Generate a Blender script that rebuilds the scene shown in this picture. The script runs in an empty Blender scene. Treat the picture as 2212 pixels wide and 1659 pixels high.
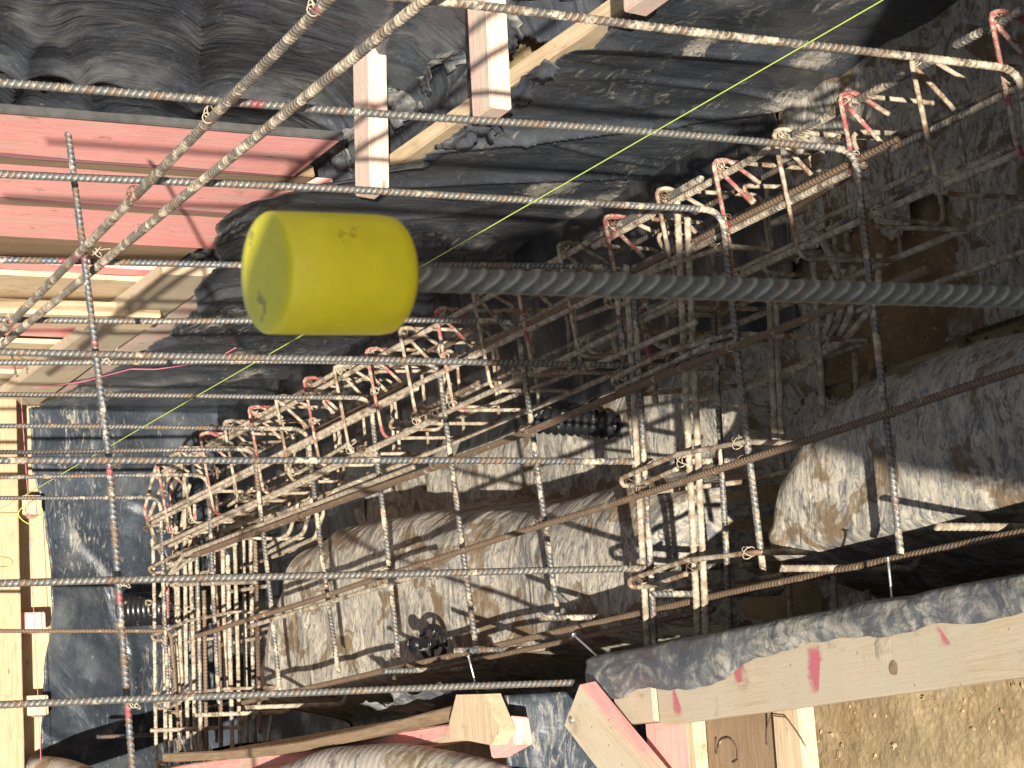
import bpy, bmesh, math, random
import numpy as np
from mathutils import Vector, Matrix, noise
random.seed(7); RNG = np.random.RandomState(7)
S = bpy.context.scene

# ---------------------------------------------------------------- frame
# site axes used below: c = across the footing (towards the near form), a = along it (away), h = metres below the lens
Z0 = 3.0
def W(c, a, h): return Vector((-c, a, Z0 - h))
def D(c, a, h): return Vector((-c, a, -h))

# ---------------------------------------------------------------- camera
cam = bpy.data.objects.new('camera', bpy.data.cameras.new('camera')); S.collection.objects.link(cam)
r_ = D(0.073308, -0.460353, 0.884704); d_ = D(0.979153, 0.201720, 0.023830); f_ = D(-0.189433, 0.864514, 0.465544)
M = Matrix((( r_.x, -d_.x, -f_.x, 0), (r_.y, -d_.y, -f_.y, 0), (r_.z, -d_.z, -f_.z, 0), (0, 0, 0, 1)))
cam.matrix_world = Matrix.Translation(W(0, 0, 0)) @ M
cam.data.sensor_width = 36; cam.data.lens = 4800.0/2212.0*36.0
cam.data.clip_start = 0.05; cam.data.clip_end = 500
cam.data.dof.use_dof = True; cam.data.dof.focus_distance = 4.1; cam.data.dof.aperture_fstop = 34
S.camera = cam

# ---------------------------------------------------------------- light
LD = D(-0.476, 1.66, 0.82).normalized()            # the way the light travels
el = math.asin(-LD.z); az = math.atan2(-LD.x, -LD.y)
w = bpy.data.worlds.new('World'); S.world = w; w.use_nodes = True
nt = w.node_tree; bg = nt.nodes['Background']
sky = nt.nodes.new('ShaderNodeTexSky'); sky.sky_type = 'NISHITA'; sky.sun_disc = False
sky.sun_elevation = el; sky.sun_rotation = az
hs = nt.nodes.new('ShaderNodeHueSaturation'); hs.inputs['Saturation'].default_value = 0.5
nt.links.new(sky.outputs[0], hs.inputs['Color']); nt.links.new(hs.outputs[0], bg.inputs[0]); bg.inputs[1].default_value = 0.053
sl = bpy.data.lights.new('sun', 'SUN'); sl.energy = 5.0; sl.angle = math.radians(0.5); sl.color = (1.0, 0.93, 0.82)
so = bpy.data.objects.new('sun', sl); S.collection.objects.link(so)
so.rotation_euler = LD.to_track_quat('-Z', 'Y').to_euler(); so.location = (0, -5, 8)
S.view_settings.view_transform = 'Standard'; S.view_settings.look = 'None'
S.view_settings.gamma = 1; S.view_settings.exposure = 1.05

# ---------------------------------------------------------------- materials
class NT:
    def __init__(s, name):
        s.m = bpy.data.materials.new(name); s.m.use_nodes = True; s.t = s.m.node_tree
        s.b = s.t.nodes['Principled BSDF']
        tc = s.t.nodes.new('ShaderNodeTexCoord'); oi = s.t.nodes.new('ShaderNodeObjectInfo')
        s.co = tc.outputs['Object']; s.rnd = oi.outputs['Random']
        sc = s.t.nodes.new('ShaderNodeVectorMath'); sc.operation = 'SCALE'
        cb = s.t.nodes.new('ShaderNodeCombineXYZ')
        for i in range(3): s.t.links.new(s.rnd, cb.inputs[i])
        s.t.links.new(cb.outputs[0], sc.inputs[0]); sc.inputs['Scale'].default_value = 37.0
        ad = s.t.nodes.new('ShaderNodeVectorMath'); ad.operation = 'ADD'
        s.t.links.new(s.co, ad.inputs[0]); s.t.links.new(sc.outputs[0], ad.inputs[1]); s.p = ad.outputs[0]
    def lk(s, a, b):
        if isinstance(a, (int, float)): b.default_value = a
        elif isinstance(a, tuple): b.default_value = (*a, 1) if len(a) == 3 else a
        else: s.t.links.new(a, b)
    def mp(s, vec, scale, rot=(0, 0, 0)):
        n = s.t.nodes.new('ShaderNodeMapping'); n.inputs['Scale'].default_value = scale; n.inputs['Rotation'].default_value = rot
        s.lk(vec, n.inputs[0]); return n.outputs[0]
    def noise(s, scale, detail=4, rough=.55, vec=None, dist=0, col=False):
        n = s.t.nodes.new('ShaderNodeTexNoise'); n.inputs['Scale'].default_value = scale; n.inputs['Detail'].default_value = detail
        n.inputs['Roughness'].default_value = rough; n.inputs['Distortion'].default_value = dist
        s.lk(vec or s.p, n.inputs['Vector']); return n.outputs['Color' if col else 'Fac']
    def vor(s, scale, vec=None, feat='F1'):
        n = s.t.nodes.new('ShaderNodeTexVoronoi'); n.inputs['Scale'].default_value = scale; n.feature = feat
        s.lk(vec or s.p, n.inputs['Vector']); return n.outputs['Distance']
    def ramp(s, x, lo, hi, a=0., b=1.):
        n = s.t.nodes.new('ShaderNodeMapRange'); n.interpolation_type = 'SMOOTHSTEP'
        s.lk(x, n.inputs[0])
        for i, v in enumerate((lo, hi, a, b)): s.lk(v, n.inputs[i+1])
        return n.outputs[0]
    def math(s, op, a, b=0.):
        n = s.t.nodes.new('ShaderNodeMath'); n.operation = op; s.lk(a, n.inputs[0]); s.lk(b, n.inputs[1]); return n.outputs[0]
    def mix(s, f, a, b):
        n = s.t.nodes.new('ShaderNodeMix'); n.data_type = 'RGBA'; s.lk(f, n.inputs[0]); s.lk(a, n.inputs[6]); s.lk(b, n.inputs[7]); return n.outputs[2]
    def attr(s, name):
        n = s.t.nodes.new('ShaderNodeAttribute'); n.attribute_name = name; return n.outputs['Fac']
    def bump(s, h, strength=.4, dist=.01, nrm=None):
        n = s.t.nodes.new('ShaderNodeBump'); n.inputs['Strength'].default_value = strength; n.inputs['Distance'].default_value = dist
        s.lk(h, n.inputs['Height'])
        if nrm: s.lk(nrm, n.inputs['Normal'])
        return n.outputs[0]
    def out(s, col, rough=.7, metal=0., nrm=None, spec=None):
        s.lk(col, s.b.inputs['Base Color']); s.lk(rough, s.b.inputs['Roughness']); s.lk(metal, s.b.inputs['Metallic'])
        if nrm: s.lk(nrm, s.b.inputs['Normal'])
        if spec is not None: s.lk(spec, s.b.inputs['Specular IOR Level'])
        return s.m

def rebar_mat(name, rust, mud, steel=(.085, .10, .115), ribcol=(.33, .29, .23), ribamt=.75, rustcol=(.205, .125, .065), lowmud=.10, mudk=1.):
    n = NT(name)
    pt = n.noise(9, 3); r = n.ramp(n.noise(34, 5, .65), .62-.38*rust, .70-.30*rust)
    r = n.math('MULTIPLY', r, n.ramp(pt, .55-.5*rust, .62-.35*rust))
    c = n.mix(r, steel, n.mix(n.noise(90, 2), rustcol, (rustcol[0]*.45, rustcol[1]*.4, rustcol[2]*.5)))
    c = n.mix(n.ramp(n.noise(260, 3), .35, .75, 0, .35), c, (.2, .2, .19))
    c = n.mix(n.math('MULTIPLY', n.attr('rib'), n.ramp(n.noise(22, 3), .28, .62, ribamt*.35, ribamt)), c, ribcol)
    gp = n.t.nodes.new('ShaderNodeNewGeometry'); sx = n.t.nodes.new('ShaderNodeSeparateXYZ'); n.t.links.new(gp.outputs['Position'], sx.inputs[0])
    low = n.ramp(sx.outputs[2], .50, 1.0, lowmud, 0.)
    mf = n.ramp(n.math('ADD', n.noise(26, 6, .68), low), .72-.5*mud, .78-.42*mud)
    mudc = n.mix(n.ramp(n.noise(60, 4), .35, .65), tuple(x*mudk for x in (.50, .43, .32)), tuple(x*mudk for x in (.27, .21, .145)))
    c = n.mix(mf, c, mudc)
    pf = n.math('MULTIPLY', n.attr('paint'), n.ramp(n.noise(60, 6, .75), .42, .56))
    c = n.mix(n.math('MULTIPLY', pf, .85), c, n.mix(n.noise(70, 3), (.36, .045, .06), (.24, .07, .07)))
    rough = n.math('MAXIMUM', n.math('MULTIPLY', mf, .95), n.math('ADD', n.math('MULTIPLY', r, .3), .46))
    met = n.math('MULTIPLY', n.math('SUBTRACT', 1., mf), .35)
    return n.out(c, rough, met, n.bump(n.noise(180, 4, .7), .5, .002))
REB = {
 'clean': rebar_mat('rebar_steel', .32, .26, steel=(.125, .125, .118), ribcol=(.36, .33, .27), ribamt=.8),
 'rusty': rebar_mat('rebar_rusty', .92, .22, lowmud=.02, ribcol=(.36, .27, .17)),
 'mixed': rebar_mat('rebar_weathered', .42, .32),
 'muddy': rebar_mat('rebar_mud_caked', .5, .66, ribamt=.7, mudk=.85),
 'tan':   rebar_mat('rebar_dusty', .45, .5, steel=(.14, .13, .11), ribcol=(.42, .36, .27), ribamt=.9),
 'tie':   rebar_mat('stirrup_steel', .8, .44, mudk=.85, steel=(.2, .15, .1), rustcol=(.30, .17, .08)),
 'near': rebar_mat('rebar_close_up', .20, .05, steel=(.125, .14, .145), ribcol=(.38, .39, .36), ribamt=.9),
 'dark':  rebar_mat('rebar_dark', .5, .05, steel=(.05, .055, .06), ribamt=.3),
}
def wood_mat(name, c1, c2, stain=None, samt=.5, mud=.25, grain=1., dark=.5):
    n = NT(name)
    g = n.noise(6, 5, .6, n.mp(n.p, (1.2, 14, 14)), dist=1.2)
    rings = n.noise(3, 2, .5, n.mp(n.p, (.5, 22, 9)), dist=.6)
    c = n.mix(n.ramp(g, .3, .7), c1, c2)
    c = n.mix(n.ramp(n.math('FRACT', n.math('MULTIPLY', rings, 9.)), .55, .98, 0, .38*grain), c, tuple(x*dark for x in c1))
    if stain: c = n.mix(n.ramp(n.noise(5, 5, .6, n.mp(n.p, (1, 4, 4))), .62-samt*.45, .72-samt*.2), c, n.mix(n.ramp(g, .25, .75), stain, tuple(min(1, x*1.25+.03) for x in stain)))
    kn = n.vor(5.5, n.mp(n.p, (1, 2.6, 2.6)))
    c = n.mix(n.ramp(kn, .05, .085, .75, 0), c, tuple(x*.35 for x in c1))
    c = n.mix(n.ramp(n.noise(4.5, 6, .7), .70-mud*.35, .80-mud*.25, 0, .85), c, (.44, .38, .28))
    c = n.mix(n.ramp(n.noise(13, 5, .7), .58, .74, 0, .6), c, (.20, .14, .08))
    c = n.mix(n.ramp(n.vor(26, n.p), .04, .09, .6, 0), c, (.14, .09, .05))
    return n.out(c, .82, 0, n.bump(n.math('ADD', g, n.math('MULTIPLY', n.noise(120, 3, .6, n.mp(n.p, (1, 6, 6))), .5)), .35, .003))
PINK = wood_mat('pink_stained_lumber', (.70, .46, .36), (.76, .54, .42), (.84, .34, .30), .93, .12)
PINKD = wood_mat('pink_stained_lumber_worn', (.50, .37, .26), (.58, .44, .33), (.68, .24, .23), .60, .3)
TAN = wood_mat('raw_fir_lumber', (.56, .41, .25), (.66, .52, .34), mud=.22)
DIRTYT = wood_mat('dusty_fir_lumber', (.40, .28, .16), (.52, .38, .23), mud=.45)
PALE = wood_mat('pale_fir_lumber', (.60, .45, .36), (.66, .54, .42), (.58, .36, .30), .35, .12)
EDGESHADE = wood_mat('edge_shade_plum_lumber', (.30, .16, .14), (.36, .21, .18), (.33, .13, .15), .7, .15)  # darker-lit rounded board edge put into the wood colour
GREYW = wood_mat('weathered_lumber', (.44, .34, .22), (.47, .39, .28), mud=.85, grain=.8)
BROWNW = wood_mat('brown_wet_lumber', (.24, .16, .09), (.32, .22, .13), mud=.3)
PLY = wood_mat('plywood', (.50, .37, .21), (.58, .45, .28), mud=.2, grain=.6)

def plastic_mat(name, mud, fine=.5, tone=(.016, .02, .027), streak=(1, 9, 1), rough=.34, rot=(0, 0, 0), blotch=0., mudc=(.44, .40, .33), bumpk=.5):
    n = NT(name)
    v = n.mp(n.p, streak, rot)
    base = n.mix(n.ramp(n.noise(3, 4), .35, .7), tone, tuple(x*1.9 for x in tone))
    big = n.noise(1.6, 5, .6, n.p, .6); zone = n.ramp(n.noise(1.1, 2, .5), .36, .62, .25, 1.)
    st = n.noise(9, 9, .68, v, 2.0)
    f = n.ramp(n.math('ADD', n.math('MULTIPLY', st, .62), n.math('MULTIPLY', big, .42)), .66-.36*mud, .76-.24*mud)
    haze = n.math('MULTIPLY', zone, n.math('MAXIMUM', n.ramp(n.noise(22, 9, .80, v, 1.6), .52, .76, 0, .75*fine), n.ramp(n.noise(5, 5, .6, n.p, 1.), .42, .72, 0, .30*fine)))
    c = n.mix(haze, base, (.33, .325, .30))
    sp = n.ramp(n.noise(230, 2, .5), .70, .76, 0, fine)
    c = n.mix(sp, c, (.42, .40, .35))
    f = n.math('MAXIMUM', f, n.ramp(n.math('ADD', n.math('MULTIPLY', n.attr('splash'), .5), n.noise(15, 8, .75, v, 2.5)), .74, .92, 0, 1.))
    mc = n.mix(n.ramp(n.noise(16, 8, .75, v), .3, .7), mudc, tuple(x*.55 for x in mudc))
    c = n.mix(n.math('MULTIPLY', f, n.ramp(n.noise(34, 9, .74, v, 1.2), .38, .54, .22, 1.)), c, mc)
    if blotch:
        bl = n.ramp(n.noise(6.5, 4, .55, n.mp(n.p, (1.5, 1, 1), rot), .8), .665-.25*blotch, .70-.25*blotch, 0, 1.)
        bl = n.math('MULTIPLY', bl, n.ramp(n.noise(24, 5, .7), .30, .55, .15, .95))
        c = n.mix(bl, c, n.mix(n.noise(30, 4), (.20, .135, .07), (.11, .075, .04)))
    rg = n.math('ADD', n.math('MULTIPLY', n.math('MAXIMUM', f, haze), .5), n.ramp(n.noise(12, 3), .3, .7, rough-.05, rough+.12))
    wr = n.math('ADD', n.noise(5, 4, .5, n.mp(n.p, (1, 2.5, 1), rot), .8), n.math('MULTIPLY', n.noise(45, 5, .65, v), .05))
    wr2 = n.math('ADD', wr, n.math('MULTIPLY', f, .03))
    return n.out(c, rg, 0, n.bump(wr2, bumpk, .03), .5)
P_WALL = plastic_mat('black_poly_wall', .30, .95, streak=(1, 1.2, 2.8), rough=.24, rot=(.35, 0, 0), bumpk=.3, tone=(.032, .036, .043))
P_FAR = plastic_mat('black_poly_far', .30, .55, streak=(1.2, 1, 5), rot=(0, .5, 0), rough=.30, tone=(.018, .024, .032))
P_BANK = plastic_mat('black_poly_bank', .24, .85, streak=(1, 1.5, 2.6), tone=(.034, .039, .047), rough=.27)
P_MUD = plastic_mat('mud_coated_poly', 1.0, .8, streak=(1, 2.0, 1), rot=(0, 0, .5), rough=.5, blotch=.45, tone=(.04, .05, .068), mudc=(.53, .475, .375))
P_LAP = plastic_mat('dusty_poly', .55, .9, bumpk=.35, streak=(1.6, 1, 1), rough=.36, tone=(.045, .05, .058), mudc=(.38, .355, .30))
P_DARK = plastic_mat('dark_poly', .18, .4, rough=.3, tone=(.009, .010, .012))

def soil_mat(name, c1, c2):
    n = NT(name)
    a = n.noise(14, 8, .7); b = n.vor(60); e = n.noise(120, 5, .7)
    c = n.mix(n.ramp(a, .3, .72), c1, c2)
    c = n.mix(n.ramp(b, .1, .45, .35, 0), c, tuple(min(1, x*1.35) for x in c2))
    c = n.mix(n.ramp(n.noise(5, 4, .6), .42, .66, 0, .6), c, tuple(x*.55 for x in c1))
    c = n.mix(n.ramp(n.noise(45, 4, .7), .62, .70, 0, .6), c, (.50, .44, .33))
    hh = n.math('ADD', n.math('MULTIPLY', a, 1.), n.math('ADD', n.math('MULTIPLY', b, -.25), n.math('MULTIPLY', e, .3)))
    return n.out(c, .95, 0, n.bump(hh, .7, .009))
SOIL = soil_mat('ochre_soil', (.30, .21, .105), (.46, .355, .205))
SOILD = soil_mat('dark_soil', (.15, .095, .045), (.25, .17, .085))  # darker brown soil for the trench bottom
def plain(name, col, rough=.5, metal=0., var=.12, scale=40, bump=.15, spots=None, sss=0):
    n = NT(name)
    c = n.mix(n.ramp(n.noise(scale, 5, .6), .3, .7, 0, 1), col, tuple(x*(1-var) for x in col))
    if spots: c = n.mix(n.ramp(n.noise(spots[1], 5, .7), spots[2], spots[2]+.06, 0, .8), c, spots[0])
    m = n.out(c, rough, metal, n.bump(n.noise(scale*3, 3), bump, .002))
    if sss:
        n.b.inputs['Subsurface Weight'].default_value = sss; n.b.inputs['Subsurface Radius'].default_value = (.02, .015, .004); n.b.inputs['Subsurface Scale'].default_value = .5
    return m
DARKF = plain('dark_dusty_strip', (.075, .072, .068), .8, 0, .4, 30)
YEL = plain('yellow_plastic', (.92, .80, .035), .40, 0, .14, 30, .1, ((.34, .27, .05), 36, .62), .05)
WIRE = plain('tie_wire', (.22, .15, .10), .6, .5, .4, 60)
WIREL = plain('tie_wire_muddy', (.48, .40, .28), .85, 0, .3, 60)
NAIL = plain('galvanised_nail', (.72, .73, .74), .3, .85)
STRY = plain('yellow_green_string', (.60, .75, .14), .6)
STRP = plain('pink_string', (.80, .18, .30), .6)
BLKP = plain('black_moulded_plastic', (.012, .013, .015), .3, 0, .3, 40, .2, ((.34, .31, .25), 22, .60))
STRAP = plain('galvanised_strap', (.55, .48, .34), .4, .6)
TAG = plain('red_tag', (.75, .03, .03), .6, 0, .2)
PAINTR = plain('red_marking_paint', (.62, .08, .15), .8, 0, .35, 70)
MUDSP = plain('pale_dried_mud', (.50, .42, .30), .95, 0, .3, 40, .7); PUTTYD = plain('brown_stain', (.26, .18, .10), .95, 0, .4, 40)
PUTTY = plain('dried_mud', (.52, .46, .36), .95, 0, .3, 30, .6)
def hose_mat():
    n = NT('mud_smeared_hose')
    st = n.noise(5, 6, .7, n.p, 1.0)
    c = n.mix(n.ramp(st, .40, .50), (.21, .155, .09), (.46, .42, .36))
    c = n.mix(n.ramp(n.noise(8, 5, .6), .60, .66, 0, .8), c, (.12, .14, .17))
    c = n.mix(n.ramp(n.noise(50, 4), .4, .8, 0, .4), c, (.33, .27, .19))
    return n.out(c, .8, 0, n.bump(n.noise(40, 5, .7), .5, .006))
HOSE = hose_mat()
CLOTH = plain('dark_work_jacket', (.05, .06, .09), .9); TROUS = plain('work_trousers', (.10, .09, .07), .9); SKIN = plain('skin', (.55, .36, .26), .6, 0, .05)
PHONE = plain('phone_case', (.02, .02, .02), .4); HAT = plain('white_hard_hat', (.75, .75, .72), .4); HAIR = plain('brown_hair', (.06, .035, .02), .8)

# ---------------------------------------------------------------- object helpers
def link(o): S.collection.objects.link(o); return o
def tag(o, label=None, cat=None, group=None, kind=None):
    if label: o['label'] = label
    if cat: o['category'] = cat
    if group: o['group'] = group
    if kind: o['kind'] = kind
    return o
def empty(name, loc, label, cat, group=None):
    o = bpy.data.objects.new(name, None); o.empty_display_size = .05; o.location = loc; link(o); return tag(o, label, cat, group)
def mesh_obj(name, V, F, mat, parent=None, origin=None, smooth=True, attrs=None, mat_world=None):
    V = np.asarray(V, float)
    if origin is None: origin = (0, 0, 0) if parent is None else tuple(parent.location)
    V = V - np.array(origin)
    me = bpy.data.meshes.new(name)
    me.from_pydata(V.tolist(), [], F if isinstance(F, list) else F.tolist()); me.update()
    if attrs:
        for k, v in attrs.items():
            at = me.attributes.new(k, 'FLOAT', 'POINT'); at.data.foreach_set('value', np.asarray(v, np.float32))
    if smooth: me.polygons.foreach_set('use_smooth', [True]*len(me.polygons))
    me.materials.append(mat); o = bpy.data.objects.new(name, me); link(o)
    if parent is None: o.location = origin
    else: o.parent = parent
    return o
def fillet(pts, rad, n=6):
    P = [Vector(p) for p in pts]; out = [P[0]]
    for i in range(1, len(P)-1):
        A, B, C = P[i-1], P[i], P[i+1]; u = A-B; v = C-B; lu, lv = u.length, v.length
        u.normalize(); v.normalize(); ang = u.angle(v)
        if ang > 3.05: out.append(B); continue
        t = min(rad/math.tan(ang/2), lu*.48, lv*.48); p0 = B+u*t; p1 = B+v*t
        for k in range(n+1):
            s = k/n; out.append(p0*(1-s)**2 + B*2*s*(1-s) + p1*s*s)
    out.append(P[-1]); return out
def resample(pts, ss):
    P = np.array([tuple(p) for p in pts]); L = np.r_[0, np.cumsum(np.linalg.norm(np.diff(P, axis=0), axis=1))]
    return np.stack([np.interp(ss, L, P[:, k]) for k in range(3)], 1), L[-1]
def length(pts): return sum((Vector(pts[i+1])-Vector(pts[i])).length for i in range(len(pts)-1))
def tube(pts, r, ribs=True, pitch=.0108, seg=10, wob=0., paint=(), seed=0, step=.012, lump=0., phase=0., slant=.55):
    """bar along pts; returns V,F,attrs. paint: list of (world point, half length)"""
    L = length(pts); rs = np.random.RandomState(seed+11)
    if ribs:
        n = max(2, int(L/pitch)); base = np.arange(n)*L/n; pt = L/n
        ss = (base[:, None] + np.array([0., .13, .26, .40])*pt).ravel(); hh = np.tile([0., 1., 1., 0.], n)
        ss = np.r_[ss, L]; hh = np.r_[hh, 0]
    else:
        n = max(2, int(L/step)); ss = np.linspace(0, L, n+1); hh = np.zeros(n+1)
    C, _ = resample(pts, ss)
    if wob: 
        t = ss/ max(L, .01)
        for k in range(3): C[:, k] += wob*(np.sin(ss*3.1+rs.rand()*6)*.6+np.sin(ss*7.3+rs.rand()*6)*.3)*np.minimum(1, np.minimum(t, 1-t)*8)
    T = np.gradient(C, axis=0); T /= np.linalg.norm(T, axis=1)[:, None]+1e-9
    ref = np.array([.31, .22, .92]); 
    if abs(T[0].dot(ref)) > .9: ref = np.array([1., 0, 0])
    N = np.zeros_like(T); nn = ref-T[0]*ref.dot(T[0]); nn /= np.linalg.norm(nn); N[0] = nn
    for i in range(1, len(T)):
        nn = N[i-1]-T[i]*N[i-1].dot(T[i]); N[i] = nn/np.linalg.norm(nn)
    B = np.cross(T, N); th = np.linspace(0, 2*math.pi, seg, endpoint=False)+phase
    amp = np.abs(np.sin(th-phase))**.6
    H = hh[:, None]*amp[None, :]
    R = r*(1+.15*H) + (r*.08*(np.abs(np.cos(th-phase)) > .95))[None, :]*(1 if ribs else 0)
    if lump: R = R*(1+lump*rs.randn(len(ss), seg)*.5) + lump*r*np.maximum(0, np.sin(ss*23+rs.rand()*9))[:, None]
    off = (slant*r*(np.cos(th-phase)+.35*np.sin(th-phase)**2))[None, :]*(1 if ribs else 0)
    V = C[:, None, :]+N[:, None, :]*(R*np.cos(th))[:, :, None]+B[:, None, :]*(R*np.sin(th))[:, :, None]+T[:, None, :]*off[:, :, None]
    m = len(ss); V = V.reshape(-1, 3)
    i = np.arange(m-1)[:, None]*seg; j = np.arange(seg)[None, :]; j2 = (j+1) % seg
    F = np.stack([i+j, i+j2, i+seg+j2, i+seg+j], 2).reshape(-1, 4).tolist()
    F.append(list(range(seg))[::-1]); F.append(list(range((m-1)*seg, m*seg)))
    rib = H.ravel(); pa = np.zeros(m)
    for (p, hl) in paint: pa = np.maximum(pa, (np.linalg.norm(C-np.array(tuple(p)), axis=1) < hl).astype(float))
    return V, F, {'rib': rib, 'paint': np.repeat(pa, seg)}
def join(parts):
    V = []; F = []; A = {}; o = 0
    for v, f, at in parts:
        V.append(v); F += [[x+o for x in q] for q in f]; o += len(v)
        for k in at: A.setdefault(k, []).append(at[k])
    return np.concatenate(V), F, {k: np.concatenate(v) for k, v in A.items()}
_sd = [0]
def bar(name, P, r, mat, label=None, cat='rebar', group=None, parent=None, rad=.04, **k):
    """P in site coordinates"""
    _sd[0] += 1
    pts = fillet([W(*p) for p in P], rad) if len(P) > 2 else [W(*p) for p in P]
    k.setdefault('phase', random.random()*6); k['paint'] = [(W(*q), hl) for q, hl in k.get('paint', ())]
    V, F, A = tube(pts, r, seed=_sd[0], **k)
    o = mesh_obj(name, V, F, REB[mat] if isinstance(mat, str) else mat, parent, None if parent else tuple(pts[0]), attrs=A)
    if not parent: tag(o, label, cat, group)
    return o
def tie(parent, p, r=.012, mat=None, d1=(0, 1, 0), d2=(0, 0, 1), seed=0):
    """loop of tie wire round a crossing with two twisted tails; d1,d2 = bar directions in site axes"""
    rs = random.Random(seed*13+5); c = W(*p); e1 = D(*d1).normalized(); e2 = D(*d2).normalized(); n = e1.cross(e2).normalized()
    parts = []
    for sg in (1, -1):
        ax = (e1*sg+e2).normalized(); sd = (e1*sg-e2).normalized()
        pts = [c + (ax*math.cos(t)*r*1.15 + n*math.sin(t)*r*1.0) + sd*.002 for t in np.linspace(0, 6.28, 13)]
        parts.append(tube(pts, .0011, ribs=False, seg=5, step=.006))
    q = c - n*r*1.1*(1 if n.y > 0 else -1); l = rs.uniform(.012, .03)
    for k in range(2):
        dirv = Vector((rs.uniform(-1, 1), -.5, rs.uniform(-1, 1))).normalized()
        pts = [q, q+dirv*l*.4+Vector((0, -.004, 0)), q+dirv*l]
        if rs.random() < .4:
            pts = [q]+[q+Vector((math.cos(t)*.009, -.004, math.sin(t)*.009+.009)) for t in np.linspace(-1.5, 4, 9)]
        parts.append(tube(pts, .0011, ribs=False, seg=5, step=.005))
    V, F, A = join(parts)
    return mesh_obj('wire_tie', V, F, mat or (WIREL if rs.random() < .6 else WIRE), parent)
def board(name, p0, p1, wdir, w_, t_, mat, label=None, cat='board', group=None, parent=None, bev=.003, warp=0.):
    """box from p0 to p1 (site coords, centre line), width w_ along wdir, thickness t_"""
    A = W(*p0); B = W(*p1); X = (B-A); L = X.length; X.normalize(); Y = D(*wdir); Y = (Y-X*Y.dot(X)).normalized(); Zv = X.cross(Y)
    bm = bmesh.new(); n = max(2, int(L/.12))
    rs = random.Random(int(L*1000)+int(w_*999))
    secs = []
    for i in range(n+1):
        x = L*i/n; dz = warp*math.sin(i/n*3.1)
        j = lambda s=.0012: rs.uniform(-s, s)
        secs.append([bm.verts.new((x + (j(.004) if i in (0, n) else 0), sy*w_/2+j(), sz*t_/2+dz+j())) for sy, sz in ((-1, -1), (1, -1), (1, 1), (-1, 1))])
    for i in range(n):
        for k in range(4): bm.faces.new((secs[i][k], secs[i][(k+1) % 4], secs[i+1][(k+1) % 4], secs[i+1][k]))
    bm.faces.new(secs[0][::-1]); bm.faces.new(secs[-1]); bmesh.ops.recalc_face_normals(bm, faces=bm.faces)
    es = [e for e in bm.edges if len(e.link_faces) == 2 and e.calc_face_angle(0) > .8]
    bmesh.ops.bevel(bm, geom=es, offset=bev, segments=2, affect='EDGES')
    me = bpy.data.meshes.new(name); bm.to_mesh(me); bm.free(); me.materials.append(mat)
    o = bpy.data.objects.new(name, me); link(o)
    Mx = Matrix((X, Y, Zv)).transposed().to_4x4(); Mx.translation = A
    if parent: o.parent = parent; o.matrix_world = Mx; o.matrix_parent_inverse = Matrix.Translation(-Vector(parent.location)); o.matrix_basis = Mx
    else: o.matrix_world = Mx; tag(o, label, cat, group)
    return o
def fb(x, y, z=0., oc=4, lac=2.1, g=.5):
    s = 0; a = 1
    for _ in range(oc): s += a*noise.noise(Vector((x, y, z))); x *= lac; y *= lac; z = z*lac+3.1; a *= g
    return s
def sheet(name, fn, s0, s1, t0, t1, ns, nt_, mat, label=None, cat=None, keep=None, kind=None, parent=None, group=None, thick=.0015, splash=None):
    V = []; K = []
    for i in range(ns+1):
        s = s0+(s1-s0)*i/ns
        for j in range(nt_+1):
            t = t0+(t1-t0)*j/nt_; V.append(tuple(W(*fn(s, t)))); K.append(keep(s, t) if keep else True)
    F = []
    for i in range(ns):
        for j in range(nt_):
            q = [i*(nt_+1)+j, (i+1)*(nt_+1)+j, (i+1)*(nt_+1)+j+1, i*(nt_+1)+j+1]
            if all(K[k] for k in q): F.append(q)
    used = sorted({k for q in F for k in q}); mp = {k: i for i, k in enumerate(used)}
    V = [V[k] for k in used]; F = [[mp[k] for k in q] for q in F]
    at = None
    if splash:
        at = {'splash': [max(math.exp(-((-v[0]-0)*0 + ((v[1]-q[0])/q[2])**2 + ((Z0-v[2]-q[1])/q[3])**2)) for q in splash) for v in V]}
    o = mesh_obj(name, V, F, mat, parent, origin=(V[0] if not parent else None), attrs=at)
    if thick: 
        md = o.modifiers.new('thickness', 'SOLIDIFY'); md.thickness = thick; md.offset = -1
    if not parent: tag(o, label, cat, group, kind)
    return o

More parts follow.
